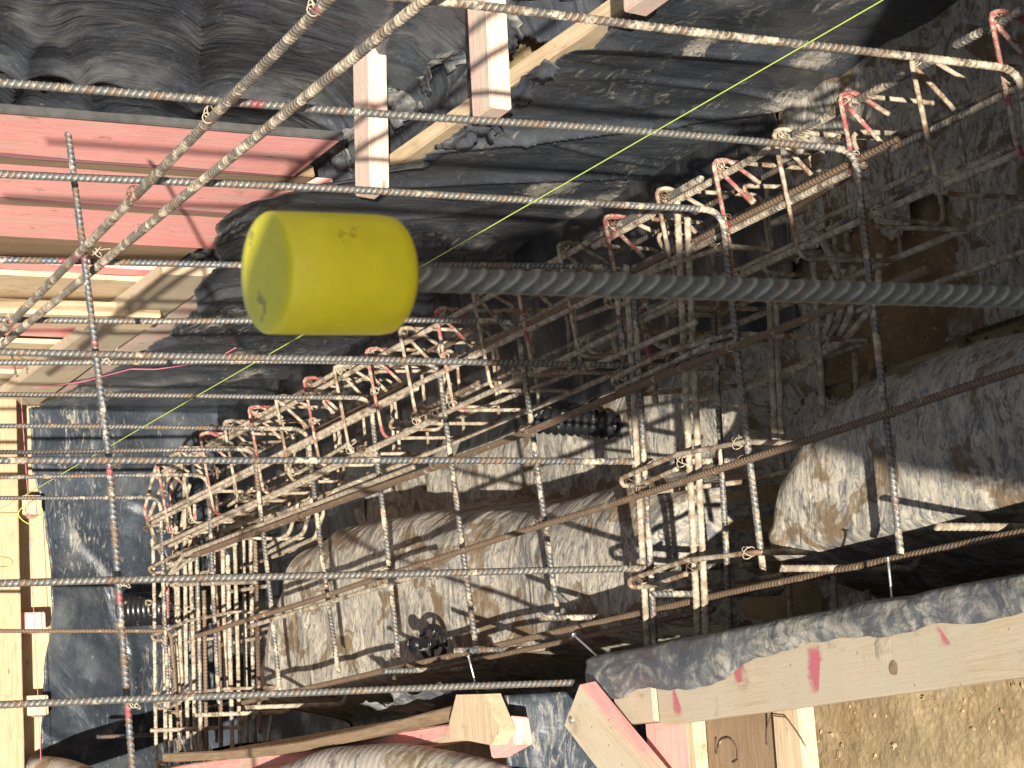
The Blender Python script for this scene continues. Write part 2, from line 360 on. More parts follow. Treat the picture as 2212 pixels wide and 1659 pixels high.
# ---------------------------------------------------------------- ground
def sst(x, a, b):
    t = min(1, max(0, (x-a)/(b-a))); return t*t*(3-2*t)
def band(x, a, b, e): return sst(x, a-e/2, a+e/2)*(1-sst(x, b-e/2, b+e/2))
def H(c, a):
    h = 1.12 + .05*fb(c*.6, a*.6)
    exc = band(c, -2.45, 1.9, .25)*band(a, .08, 9.3, .10)
    h = h*(1-exc) + 2.44*exc
    near = a < 3.9
    if near: e = float(np.interp(a, (.4, 2.8, 3.28, 3.48, 3.58, 3.64, 3.68), (-.76, -.76, -.775, -.74, -.66, -.50, .2))); ph = 2.515
    else: e = float(np.interp(a, (4.10, 4.14, 4.22, 4.40, 4.9, 5.5, 6.07, 6.40, 6.56, 6.64, 6.70), (.2, -.45, -.68, -.75, -.75, -.84, -.885, -.87, -.74, -.45, .2))); ph = 2.605
    x = c+.012*fb(a*3, 3.)-e; t = min(1, max(0, x/.16)); prof = math.sqrt(max(0, 1-(1-t)**2))
    side = 1-sst(c, -.30, -.27)
    tr = sst(c, -1.76, -1.66)*side*band(a, .4, 8.02, .08)
    fl = 3.0 - (.08*sst(c, -1.2, -.95) if 4.25 < a < 6.0 else 0.)
    h = h*(1-tr)+fl*tr
    pad = ph + .03*fb(c*1.8, a*1.8, 5., 2) + (1-prof)*.13 + .30*(sst(c, -.47, -.35) if near else sst(c, -.41, -.32))
    pz = sst(x, -.035, .004)*side*band(a, .5, 8.0, .1)
    h = h*(1-pz)+pad*pz
    if c > -.3:
        x1 = band(a, 3.82, 4.50, .08)*band(c, -.29, .9, .02); h = h*(1-x1)+2.97*x1
        x2 = band(a, 6.70, 8.02, .1)*band(c, -.29, .9, .02); h = h*(1-x2)+2.97*x2
    return h
def axis_pts(ivs):
    o = []
    for a, b, n in ivs: o += list(np.linspace(a, b, n, endpoint=False))
    return o+[ivs[-1][1]]
CA = axis_pts([(-60, -6, 10), (-6, -2.2, 14), (-2.2, .6, 130), (.6, 2.3, 30), (2.3, 6, 10), (6, 60, 10)])
AA = axis_pts([(-60, -4, 10), (-4, -.1, 12), (-.1, 2.3, 40), (2.3, 8.2, 240), (8.2, 9.6, 14), (9.6, 16, 8), (16, 60, 10)])
V = [tuple(W(c, a, H(c, a) + .006*fb(c*9, a*9, 1., 3))) for c in CA for a in AA]; na = len(AA)
F = [[i*na+j, (i+1)*na+j, (i+1)*na+j+1, i*na+j+1] for i in range(len(CA)-1) for j in range(na-1)]
g = mesh_obj('ground', V, F, SOIL); tag(g, kind='structure')

# clods and pebbles on the sunlit soil: uncountable
def clods(name, n, cr, ar, smin, smax, mat, hoff=0.):
    Vs = []; Fs = []; ico = bmesh.new(); bmesh.ops.create_icosphere(ico, subdivisions=1, radius=1)
    bv = np.array([v.co[:] for v in ico.verts]); bf = [[v.index for v in f.verts] for f in ico.faces]; ico.free(); o = 0
    for _ in range(n):
        c = random.uniform(*cr); a = random.uniform(*ar); s = smin+(smax-smin)*random.random()**3
        v = bv*(1+RNG.randn(len(bv), 1)*.35)*np.array([random.uniform(.7, 1.3), random.uniform(.7, 1.3), .65])*s
        v = v+np.array(tuple(W(c, a, H(c, a)+hoff-s*.2))); Vs.append(v); Fs += [[x+o for x in q] for q in bf]; o += len(v)
    ob = mesh_obj(name, np.concatenate(Vs), Fs, mat, smooth=False); return tag(ob, kind='stuff')
cl = clods('soil_clods', 700, (-.16, .25), (2.3, 3.75), .0008, .0055, SOIL); tag(cl, 'loose crumbs of ochre soil beside the near form plank', 'soil crumbs')
cl = clods('trench_crumbs', 400, (-1.25, -.85), (3.0, 4.2), .003, .02, SOILD); tag(cl, 'dark clods at the bottom of the trench under the cage', 'soil crumbs')
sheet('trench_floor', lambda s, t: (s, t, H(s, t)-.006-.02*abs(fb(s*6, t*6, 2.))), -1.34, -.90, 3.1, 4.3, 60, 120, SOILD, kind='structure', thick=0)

# ---------------------------------------------------------------- plastic sheets
def pad_fn(off=.012, amp=.02, sd=0.):
    def f(s, t): 
        k = fb(s*2.6+t*1.1, t*1.7-s, 4.+sd, 2)
        rd = abs(fb(s*2.5+t*1.6+sd, t*.7, 7., 2))+.05
        return (s, t, H(s, t)-off-amp*k*.5 - amp*.8*max(0, .20-rd)/.20)
    return f
sheet('plastic_sheet', pad_fn(.014, .022), -1.22, -.29, 4.05, 6.74, 190, 360, P_MUD,
      'mud coated plastic sheet over the pad in the middle between the two cross cages', 'plastic sheet', keep=lambda s, t: s > -1.13+.05*fb(t*3, 7.))
sheet('plastic_sheet', pad_fn(.016, .018, 5.), -.86, -.29, 1.2, 3.74, 110, 280, P_MUD,
      'mud coated plastic sheet over the pad at the right with wet brown patches', 'plastic sheet')
sheet('plastic_sheet', lambda s, t: (s, t, H(s, t)-.024-.02*fb(s*5, t*5, 0., 2)), -1.62, -.32, 3.66, 4.12, 170, 60, P_MUD,
      'muddy plastic sheet lining the near cross trench under the double bars', 'plastic sheet', keep=lambda s, t: not (-1.20+.1*fb(t*5, 4.) < s < -.86+.06*fb(t*6, 2.)))
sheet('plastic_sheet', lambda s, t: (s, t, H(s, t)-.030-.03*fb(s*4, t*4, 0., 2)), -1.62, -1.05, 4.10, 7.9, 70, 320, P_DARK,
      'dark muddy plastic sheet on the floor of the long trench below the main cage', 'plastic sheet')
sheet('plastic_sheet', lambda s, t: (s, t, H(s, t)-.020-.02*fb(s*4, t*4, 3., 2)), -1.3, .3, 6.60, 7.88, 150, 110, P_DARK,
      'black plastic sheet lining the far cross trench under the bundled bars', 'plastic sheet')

def wall_c(a, h):
    k = .011*fb(a*1.6+h*.35, h*.6, 2., 3) + .0014*fb(a*7+h*1.2, h*1.6, 8., 2)
    r = abs(fb(a*1.3+.45*h, h*.45, 21., 1)); k += .022*(max(0, .10-r)/.10)**2
    r2 = abs(fb(a*2.3-.5*h, h*.9, 31., 1)); k += .008*(max(0, .09-r2)/.09)**2
    return -1.590+k
def wall_top(a):
    pts = [(2., 2.305), (4.55, 2.31), (4.8, 2.16), (5.0, 2.0), (5.15, 1.96), (5.45, 2.06), (5.62, 2.14), (5.95, 2.18), (6.2, 2.29), (6.4, 2.315), (7.2, 2.32), (7.5, 2.27), (7.9, 2.26)]
    b = np.interp(a, [p[0] for p in pts], [p[1] for p in pts]); return b+.012*fb(a*9, 2., 3.)+.006*fb(a*40, 2., 3.)
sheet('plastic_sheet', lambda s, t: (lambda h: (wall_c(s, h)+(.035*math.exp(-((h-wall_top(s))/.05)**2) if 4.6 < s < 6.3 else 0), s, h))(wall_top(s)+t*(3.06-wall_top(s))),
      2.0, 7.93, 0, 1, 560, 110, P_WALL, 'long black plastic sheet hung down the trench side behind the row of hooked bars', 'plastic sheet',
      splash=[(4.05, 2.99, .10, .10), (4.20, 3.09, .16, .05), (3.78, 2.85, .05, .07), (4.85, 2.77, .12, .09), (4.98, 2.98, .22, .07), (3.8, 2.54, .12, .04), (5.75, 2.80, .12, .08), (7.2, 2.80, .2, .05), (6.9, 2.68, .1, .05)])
# torn corner flap folded over the ledge near the two kickers
def flap(s, t): return (-1.575+.02*math.sin(s*9)+.03*t+.02*fb(s*14, t*3, 1.), s, 2.285+.075*t+.012*fb(s*12, 3.))
sheet('plastic_flap', flap, 3.98, 4.55, 0, 1, 40, 10, P_BANK, 'torn plastic flap hanging over the form edge right of the second kicker', 'plastic flap', keep=lambda s, t: t < .55+.6*abs(fb(s*16, 5.)))
# bank plastic behind the form
def bank(s, t):
    pr = [(0, -1.66, 2.40), (.14, -1.80, 2.36), (.24, -1.90, 2.22), (.30, -1.93, 2.05), (.6, -1.96, 1.5), (1, -2.02, .75)]
    c = np.interp(t, [p[0] for p in pr], [p[1] for p in pr]); h = np.interp(t, [p[0] for p in pr], [p[2] for p in pr])
    k = fb(s*1.5+t*1.5, t*3., 6., 2); r = abs(fb(s*1.3-t*1.2, t*1.4, 16., 1)); r2 = abs(fb(s*.8+t*3.5, t*2, 26., 1))
    d = .05*k+.04*(max(0, .16-r)/.16)**2+.035*(max(0, .14-r2)/.14)**2
    return (c+d*(.4+.6*sst(t, .1, .3)), s, h-d*.5*(1-sst(t, .15, .4)))
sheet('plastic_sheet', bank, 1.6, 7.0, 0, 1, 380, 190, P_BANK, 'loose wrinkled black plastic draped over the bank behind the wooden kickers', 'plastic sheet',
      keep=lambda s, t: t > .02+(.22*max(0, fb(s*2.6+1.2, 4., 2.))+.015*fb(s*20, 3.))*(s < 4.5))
sheet('plastic_sheet', lambda s, t: (-1.70-.16*t+.05*fb(s*3, t*3, 9.), s, 2.385-.05*math.sin(t*3.1)*abs(fb(s*4, 2.2, 1.))*3-.02*t), 3.15, 5.35, 0, 1, 120, 26, P_LAP,
      'crumpled dusty plastic lying on the soil between the two kickers', 'plastic sheet', keep=lambda s, t: t > .25+.5*fb(s*3.1, 7., 2.))
# far wall
sheet('plastic_sheet', lambda s, t: (lambda h: (s, 7.895-.012*fb(s*3, h*3, 5.)-.010*max(0, .1-abs(fb(s*1.6+h*.4, h*1.5, 9., 2)))/.1, h))(2.262+.018*fb(s*4, 2.)+(.03*math.sin(s*5)) + t*.78),
      -1.59, -.05, 0, 1, 150, 90, P_FAR, 'smooth black plastic sheet with scuffs hung across the far end wall', 'plastic sheet')
sheet('plastic_sheet', lambda s, t: (s, t, H(s, t)-.040-.03*fb(s*4, t*4, 6.)), -1.62, -.90, 1.3, 3.75, 90, 230, P_MUD,
      'mud smeared plastic on the trench floor in the shade at upper right', 'plastic sheet', keep=lambda s, t: t < 3.56+.10*fb(s*3, 8.) or s < -1.22+.06*fb(t*5, 2.))
# near form lap
def lap(s, t):
    rf = .022*fb(s*4, 1.3, 4., 2)+.004*fb(s*17, 2.2)
    e = -.243+rf+.03*sst(s, 3.35, 3.6)
    if t < .45:
        u = t/.45; c = e+(-.300-e)*u; h = 2.274-.010*math.sin(u*3.1)-.005*fb(s*6, u*1.5, 1., 3)*u
    else:
        u = (t-.45)/.55; c = -.302-.006*math.sin(u*6)-.02*u; h = 2.276+.42*u
    return (c+.004*fb(s*8, t*4, 3., 3), s, h-.0025*fb(s*16, t*8, 5., 3))
sheet('plastic_lap', lap, 2.0, 3.98, 0, 1, 220, 46, P_LAP, 'muddy grey plastic folded over the inner edge of the long near plank', 'plastic lap')
sheet('plastic_lap', lambda s, t: (-.315+.045*t+.02*fb(s*11, t*2), s+.02*t, 2.285+.16*t*t-.012*fb(s*20, t*4, 5.)+.05*(1-t)*max(0, fb(s*6, 2.))), 4.58, 5.2, 0, 1, 50, 14, P_LAP,
      'torn grey plastic edge sticking up behind the sawn stub at the bottom', 'plastic lap', keep=lambda s, t: t > .25+.5*fb(s*9, 8.))
sheet('plastic_sheet', lambda s, t: (s, 4.47-.02*fb(s*6, t*4, 3.)-.05*math.sin(t*3), 2.32+.65*t), -.262, .35, 0, 1, 60, 50, P_FAR,
      'shiny black plastic hanging in the gap between the two near forms', 'plastic sheet')

# ---------------------------------------------------------------- lumber, formwork
GK = 'pink boards standing behind the ledge'
board('ledge_board', (-1.622, 2.0, 2.40), (-1.622, 5.95, 2.40), (0, 0, 1), .19, .038, TAN, 'raw timber form board whose thin top edge shows beside the hanging plastic')
board('ledger_plank', (-1.622, 5.96, 2.180), (-1.612, 7.86, 2.165), (0, 0, 1), .175, .038, GREYW, 'weathered plank running along the ledge to the far corner')
board('form_board', (-1.640, 5.98, 2.36), (-1.640, 7.86, 2.35), (0, 0, 1), .19, .03, PALE, 'pale form board below the weathered ledge plank, mostly behind plastic')
def stand(a0, a1, hb, mat, label, c=-1.66, name='upright_board', t=.016, ht=.7, grp=None):
    return board(name, (c-t/2, (a0+a1)/2, hb), (c-t/2-.01, (a0+a1)/2, ht), (0, 1, 0), a1-a0, t, mat, label, group=grp)
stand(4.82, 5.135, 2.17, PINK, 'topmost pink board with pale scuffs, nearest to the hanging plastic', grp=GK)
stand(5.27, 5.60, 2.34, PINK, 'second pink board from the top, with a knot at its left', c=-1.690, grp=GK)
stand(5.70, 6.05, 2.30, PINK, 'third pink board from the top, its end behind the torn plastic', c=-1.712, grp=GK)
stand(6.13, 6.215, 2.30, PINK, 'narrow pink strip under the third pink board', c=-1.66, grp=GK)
stand(6.225, 6.50, 2.27, TAN, 'pale grained board under the narrow pink strip', c=-1.648)
sb = empty('strapped_board', W(-1.61, 6.5, 2.24), 'short pale board with a metal strap and a red tag near its end', 'board')
board('plank', (-1.60, 6.46, 2.235), (-1.625, 6.62, .7), (0, 1, 0), .17, .045, TAN, parent=sb)
board('metal_strap', (-1.5745, 6.405, 2.04), (-1.5745, 6.565, 2.05), (0, 0, 1), .028, .002, STRAP, parent=sb, bev=.0004)
board('red_tag', (-1.5735, 6.41, 2.152), (-1.5735, 6.45, 2.152), (0, 0, 1), .055, .002, TAG, parent=sb, bev=.0004)
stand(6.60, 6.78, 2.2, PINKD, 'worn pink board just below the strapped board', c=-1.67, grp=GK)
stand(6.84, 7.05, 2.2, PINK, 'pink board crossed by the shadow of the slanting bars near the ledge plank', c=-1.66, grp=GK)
stand(7.10, 7.40, 2.2, TAN, 'pale nailed board next to the last pink board', c=-1.65)
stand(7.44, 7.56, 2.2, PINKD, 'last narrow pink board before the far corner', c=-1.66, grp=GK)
stand(7.58, 7.88, 2.2, GREYW, 'grey weathered upright board in the far corner', c=-1.65)
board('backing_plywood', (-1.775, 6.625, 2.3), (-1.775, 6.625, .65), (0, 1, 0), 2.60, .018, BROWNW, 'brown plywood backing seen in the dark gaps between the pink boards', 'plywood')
# strips that put the pink boards' edge shade and gap shadow into colour
board('edge_strip', (-1.668, 4.812, 2.17), (-1.668, 4.812, .7), (0, 1, 0), .012, .022, DARKF, 'thin dark grey strip along the upper edge of the topmost pink board', 'strip')
for k, (a0, a1, c) in enumerate(((5.135, 5.185, -1.672), (5.60, 5.64, -1.698))):  # shaded lower edges of the boards, given as purple-brown wood
    board('edge_shade', (c-.015, (a0+a1)/2, 2.19-.0*k), (c-.015, (a0+a1)/2, .7), (0, 1, 0), a1-a0, .03, EDGESHADE,
          ('purple brown batten coloured as the shaded lower edge of the topmost pink board', 'purple brown batten coloured as the shaded lower edge of the second pink board')[k], 'filler')
for k, (a0, a1, c) in enumerate(((5.187, 5.268, -1.682), (5.642, 5.70, -1.705), (6.04, 6.13, -1.718))):  # shadow between the pink boards put in as dark brown wood
    board('gap_shade', (c-.015, (a0+a1)/2, 2.25), (c-.015, (a0+a1)/2, .7), (0, 1, 0), a1-a0, .03, BROWNW,
          ('shadow gap coloured dark brown between the first and second pink boards', 'shadow gap coloured dark brown between the second and third pink boards', 'shadow gap coloured dark brown above the narrow pink one')[k], 'board')
# kickers across the bank
def kicker(a, c0, c1, lab, t=.090, hh=2.2, w2=.052):
    return board('kicker', (c0, a, hh+.02), (c1, a, hh), (0, 1, 0), t, w2, PALE, lab, 'lumber', group='kickers across the bank', bev=.003)
kicker(4.725, -1.93, -1.50, 'left one of the two pale kickers, its top tucked under plastic')
kicker(4.085, -2.2, -1.495, 'right one of the two pale kickers, longer and with mud drips')
kicker(3.42, -1.9, -1.50, 'short cut kicker end poking in at the top edge of the photo', t=.10)
# far end forms
board('end_plank', (-1.62, 7.78, 1.970), (.1, 7.78, 1.955), (0, 0, 1), .36, .038, DIRTYT, 'sunlit pale plank across the far end wall at the left edge', 'board')
board('end_form', (-1.62, 7.955, 2.2), (.1, 7.955, 2.2), (0, 0, 1), .40, .02, PLY, 'plywood form behind the far plank, seen in the slot', 'plywood')
for k, (c, m, lab) in enumerate(((-1.22, TAN, 'raw timber spacer block where the strings cross'),
                                 (-.80, PINK, 'bright pink spacer block in the slot of the far end'), (-.50, TAN, 'split timber spacer block low in the far slot'))):
    board('spacer_block', (c-.035, 7.88, 2.18), (c+.035, 7.88, 2.18), (0, 0, 1), .14, .10, m, lab, 'block', group='spacer blocks of the far form')
# near form, right
np_ = empty('near_plank', W(-.22, 2.0, 2.3), 'long weathered plank with red paint marks and a round mud spot, lower right', 'board')
board('plank', (-.222, 1.9, 2.299), (-.222, 3.735, 2.299), (1, 0, 0), .150, .038, GREYW, parent=np_)
def blob(name, ctr, rad, mat, parent=None, label=None, cat=None, hz=.3, seed=0, n=22):
    """flat irregular patch lying on an upward face"""
    c0, a0, h0 = ctr; V = [tuple(W(c0, a0, h0-rad*hz))]; F = []
    for ring, (k, z) in enumerate(((.6, hz*.9), (1., 0.))):
        for i in range(n):
            t = i/n*6.283; rr = rad*k*(1+.22*fb(math.cos(t)*2+seed, math.sin(t)*2, seed*3.1))
            V.append(tuple(W(c0+rr*math.cos(t), a0+rr*math.sin(t)*1.0, h0-rad*z)))
    for i in range(n):
        j = (i+1) % n; F.append([0, 1+i, 1+j]); F.append([1+i, 1+n+i, 1+n+j, 1+j])
    o = mesh_obj(name, V, F, mat, parent, origin=None if parent else V[0])
    if not parent: tag(o, label, cat)
    return o
blob('mud_spot', (-.222, 3.00, 2.2787), .024, MUDSP, np_, hz=.05, seed=3); blob('mud_spot', (-.19, 2.98, 2.2791), .012, PUTTYD, np_, hz=.03, seed=8)
def paint_mat():
    n = NT('soaked_in_marking_paint'); c = n.out(n.mix(n.noise(40, 3), (.60, .09, .16), (.50, .12, .16)), .85)
    n.lk(n.ramp(n.math('ADD', n.math('MULTIPLY', n.attr('m'), .42), n.noise(90, 7, .85)), .55, 1.05, 0, .85), n.b.inputs['Alpha']); return c
PMARK = paint_mat()
def streakmark(a, c0, c1, wd, parent, h=2.2792, seed=1):
    V = []; A = []; n = 12
    for i in range(n+1):
        for j in range(7):
            x = (j/6-.5)*2; y = i/n; V.append(tuple(W(c0+(c1-c0)*y, a+x*wd+.002*math.sin(y*9+seed), h))); A.append((1-x*x)*min(1, 5*(1-y), .3+6*y))
    F = [[i*7+j, (i+1)*7+j, (i+1)*7+j+1, i*7+j+1] for i in range(n) for j in range(6)]
    return mesh_obj('paint_mark', V, F, PMARK, parent, attrs={'m': A})
for k, (a, c0, c1, wd) in enumerate(((3.66, -.27, -.152, .022), (3.44, -.25, -.20, .02), (3.20, -.25, -.16, .028), (2.83, -.26, -.21, .03))): streakmark(a, c0, c1, wd, np_, seed=k+1)
board('offcut', (-.215, 3.745, 2.296), (-.215, 3.895, 2.293), (1, 0, 0), .115, .038, GREYW, 'short brown offcut at the end of the long near plank', 'board')
board('side_plank', (-.16, 3.79, 2.345), (.42, 3.80, 2.35), (0, 1, 0), .155, .036, PINK, 'pink plank running outward under the near plank', 'board')
board('side_plank', (-.16, 3.705, 2.349), (.42, 3.712, 2.352), (0, 1, 0), .03, .04, TAN, 'thin yellow strip of lumber beside the pink plank', 'board')
board('side_plank', (-.16, 3.555, 2.358), (.42, 3.56, 2.36), (0, 1, 0), .25, .018, BROWNW, 'wet brown plywood scrap with a rusty wire hook on it', 'plywood')
board('side_plank', (-.165, 3.385, 2.352), (.42, 3.395, 2.356), (0, 1, 0), .085, .036, TAN, 'short pale board between the brown plywood and the bare soil', 'board')
# diagonal brace and stub
br = empty('diagonal_brace', W(-.27, 3.93, 2.2), 'pink sided diagonal brace with nails in its pale face, bottom centre', 'lumber')
o = board('timber', (-.208, 3.930, 2.215), (.17, 3.56, 2.30), (.69, .72, 0), .112, .042, PINKD, parent=br)
o.data.materials.append(GREYW)
for f in o.data.polygons:
    if abs(f.normal.z) > .8: f.material_index = 1
st = empty('sawn_stub', W(-.27, 4.45, 2.2), 'short sawn timber stub standing at the end of the far near-side form', 'lumber')
pl = [(-.272, 4.525), (-.262, 4.385), (-.178, 4.325), (-.150, 4.37), (-.165, 4.47), (-.176, 4.57), (-.212, 4.57)]
Vp = [tuple(W(c, a, 2.235)) for c, a in pl]+[tuple(W(c+.0, a, 2.275)) for c, a in pl]; n_ = len(pl)
o = mesh_obj('cut_top', Vp, [list(range(n_)), list(range(n_, 2*n_))[::-1]]+[[i, i+n_, (i+1) % n_+n_, (i+1) % n_] for i in range(n_)], TAN, st, smooth=False)
board('timber', (-.200, 4.41, 2.30), (-.135, 4.40, 2.30), (0, 1, 0), .12, .045, PINK, parent=st)
def nail(parent, p, d, L=.06, name='nail', r=.0019):
    A = W(*p); d = D(*d).normalized(); V1, F1, a1 = tube([A, A-d*L], r, ribs=False, seg=8, step=.02)
    V2, F2, a2 = tube([A, A+d*.0015], r*2.3, ribs=False, seg=10, step=.002)
    V, F, A_ = join([(V1, F1, a1), (V2, F2, a2)]); return mesh_obj(name, V, F, NAIL, parent, None if parent else tuple(A))
nail(br, (-.175, 3.93, 2.193), (0, 0, -1), .03, r=.003); nail(br, (-.06, 3.81, 2.221), (0, 0, -1), .03, r=.003)
for p, q, lab in (((-.363, 4.60, 2.31), (-.270, 4.60, 2.33), 'upright bright nail below the fifth hooked bar end'), ((-.378, 3.03, 2.33), (-.296, 3.03, 2.33), 'tall bright nail standing on the plastic lap at the right'),
                  ((-.358, 4.08, 2.30), (-.262, 3.93, 2.31), 'slanting bright nail at the torn corner of the near plank'), ((-.316, 6.62, 2.31), (-.232, 6.60, 2.33), 'small bright nail above the brown form edge at lower left')):
    dv = tuple(np.array(p)-np.array(q)); o = nail(None, p, dv, float(np.linalg.norm(dv)), r=.0024); tag(o, lab, 'nail')
board('form_edge', (-.243, 4.52, 2.31), (-.250, 6.66, 2.31), (0, 0, 1), .09, .026, BROWNW, 'brown wet form board edge curving toward the lower left', 'board', warp=.03)
board('form_edge', (-.195, 4.56, 2.35), (-.20, 6.7, 2.35), (0, 0, 1), .09, .04, PINKD, 'worn pink board outside the brown form edge, behind the hose', 'board')
# nails sticking out of the far boards
for k, (a, h) in enumerate(((7.15, 1.98), (7.2, 2.0), (7.62, 1.98), (7.66, 1.99))):
    o = nail(None, (-1.56, a, h), (1, -.3, .1), .09, r=.0022); o.data.materials[0] = WIRE
    tag(o, ('upper left nail of the first rusty pair', 'lower right nail of the first rusty pair', 'upper right nail of the second rusty pair', 'lower left nail of the second rusty pair')[k]+' sticking out above the ledge plank', 'nail', 'rusty nails by the ledge plank')

# ---------------------------------------------------------------- hose, pipes, spacers
def corr(pts, r, pitch, depth, seg=28, ov=None):
    P = fillet([W(*p) for p in pts], .4, 10); L = length(P); n = int(L/pitch*4); ss = np.linspace(0, L, n+1); C, _ = resample(P, ss)
    for _ in range(30): C[1:-1] = (C[:-2]+C[2:])*.5
    T = np.gradient(C, axis=0); T /= np.linalg.norm(T, axis=1)[:, None]; up = np.array([0, 0, 1.]); B = np.cross(T, up); B /= np.linalg.norm(B, axis=1)[:, None]; N = np.cross(B, T)
    th = np.linspace(0, 2*math.pi, seg, endpoint=False); R = r+depth*np.sin(ss/pitch*2*math.pi)
    V = C[:, None]+(N[:, None]*np.cos(th)[None, :, None]+B[:, None]*np.sin(th)[None, :, None])*R[:, None, None]
    V = V.reshape(-1, 3); i = np.arange(n)[:, None]*seg; j = np.arange(seg)[None, :]; j2 = (j+1) % seg
    return V, np.stack([i+j, i+j2, i+seg+j2, i+seg+j], 2).reshape(-1, 4).tolist()
Vh, Fh = corr([(-.33, 8.6, 2.21), (-.236, 7.53, 2.21), (-.10, 6.7, 2.22), (-.045, 6.3, 2.25), (-.09, 5.85, 2.27), (-.140, 5.34, 2.27), (-.125, 4.9, 2.27), (-.06, 4.5, 2.30), (.10, 4.15, 2.40), (.3, 3.9, 2.5)], .062, .036, .0008)
o = mesh_obj('ribbed_hose', Vh, Fh, HOSE, origin=Vh[0]); tag(o, 'thick ribbed hose smeared with mud curving along the bottom edge', 'hose')
o.modifiers.new('thickness', 'SOLIDIFY').thickness = .004
def pipe(p0, p1, r, lab):
    Vh, Fh = corr([p0, p1], r, .022, .004, 26); o = mesh_obj('corrugated_pipe', Vh, Fh, BLKP, origin=Vh[0]); tag(o, lab, 'pipe'); o.modifiers.new('thickness', 'SOLIDIFY').thickness = .004
pipe((-1.00, 4.98, 2.73), (-.95, 4.80, 2.88), .034, 'short black corrugated pipe in the trench below the main cage')
pipe((-.83, 7.80, 2.535), (-.80, 7.45, 2.80), .058, 'black corrugated pipe with white rings at the far end wall')
def wheel(ctr, lab, n=(.05, -.30, -.95)):
    e = empty('bar_spacer', W(*ctr), lab, 'spacer'); nv = D(*n).normalized(); u = nv.orthogonal().normalized(); v = nv.cross(u); c = W(*ctr)
    def ring(R, r, off=0): 
        pts = [c+nv*off+(u*math.cos(t)+v*math.sin(t))*R for t in np.linspace(0, 6.283, 41)]; return tube(pts, r, ribs=False, seg=10, step=.005)
    V, F, A = join([ring(.046, .0042), ring(.046, .0042, .006), ring(.040, .0035, .003)]); mesh_obj('rim', V, F, BLKP, e)
    V, F, A = join([tube([c+(u*math.cos(t)+v*math.sin(t))*.044, c+nv*.004+(u*math.cos(t)+v*math.sin(t))*.018], .0048, ribs=False, seg=8) for t in (0.5, 2.07, 3.64, 5.21)]); mesh_obj('spoke', V, F, BLKP, e)
    V, F, A = join([tube([c-nv*.005, c+nv*.075], .017, ribs=False, seg=20), ring(.019, .003, .074), ring(.019, .003, .03)]); mesh_obj('hub', V, F, BLKP, e)
wheel((-.445, 5.17, 2.50), 'black plastic spacer wheel on the middle pad below the bars')

# ---------------------------------------------------------------- strings
def strand(name, P, r, mat, lab, cat='string'):
    pts = [W(*p) for p in P]; V, F, A = tube(pts, r, ribs=False, seg=6, step=.01); o = mesh_obj(name, V, F, mat, origin=tuple(pts[0])); return tag(o, lab, cat)
strand('string_line', [(-1.095, 2.0, 1.88), (-1.10, 2.391, 1.934), (-1.135, 7.75, 1.976)], .0010, STRY, 'tight yellow green string line running diagonally over the whole trench')
strand('pink_string', [(-1.61, 7.70, 2.15), (-1.2, 7.70, 2.165), (-.30, 7.70, 2.18)], .0012, STRP, 'thin pink string stretched down in front of the far slot')
sp = [(-1.60, 7.60, 2.14), (-1.565, 7.3, 2.25), (-1.55, 7.0, 2.33), (-1.54, 6.95, 2.40), (-1.545, 6.90, 2.48), (-1.55, 6.82, 2.56), (-1.57, 6.72, 2.60)]
strand('pink_string', [tuple(p) for p in sp], .0014, STRP, 'loose slack end of pink string lying on the wall plastic')
lp = [(-1.17, 7.72, 2.03), (-1.17, 7.72, 2.13)]+[(-1.17+.045*math.sin(t)*(.5+.5*math.sin(t/2)), 7.71, 2.13+.045*(1-math.cos(t))) for t in np.linspace(0, 6.28, 20)]
strand('string_loop', lp, .0013, STRY, 'yellow string loop knotted on the far plank')
lp = [(-1.00, 7.74, 1.99)]+[(-1.0+.018*math.sin(t), 7.74, 2.03+.05*(1-math.cos(t))*.8) for t in np.linspace(0, 6.28, 16)]
strand('string_loop', lp, .0012, STRY, 'smaller loose yellow string loop below the knotted one')

# ---------------------------------------------------------------- capped bar
cb = empty('capped_rebar', W(-.300, 1.10, 2.58), 'close blurred upright bar with a big yellow safety cap, in front of everything', 'rebar')
bar('shaft', [(-.2955, 1.087, .47), (-.3350, 1.087, 2.56)], .0064, 'near', parent=cb, pitch=.0115, seg=24, slant=1.1, phase=0.)
def cap():
    prof = [(0, .0), (.026, .0003), (.0318, .0008), (.0332, .0028), (.0335, .03), (.0334, .072), (.0326, .0785), (.0295, .0822), (.012, .083), (.0085, .082), (.0085, .03)]
    A = W(-.2950, 1.083, .4375); X = (W(-.2985, 1.088, .516)-A).normalized(); u = X.cross(Vector((1, 0, 0))).normalized(); v = X.cross(u); seg = 64; V = []; F = []
    for (r, h) in prof:
        for k in range(seg):
            t = k/seg*6.2832; V.append(tuple(A+X*h*.955+(u*math.cos(t)+v*math.sin(t))*r))
    for i in range(len(prof)-1):
        for k in range(seg):
            k2 = (k+1) % seg; F.append([i*seg+k, (i+1)*seg+k, (i+1)*seg+k2, i*seg+k2])
    o = mesh_obj('safety_cap', V, F, YEL, cb)
    bm = bmesh.new(); bm.from_mesh(o.data); bmesh.ops.remove_doubles(bm, verts=bm.verts, dist=1e-5); bmesh.ops.recalc_face_normals(bm, faces=bm.faces); bm.to_mesh(o.data); bm.free()
cap()

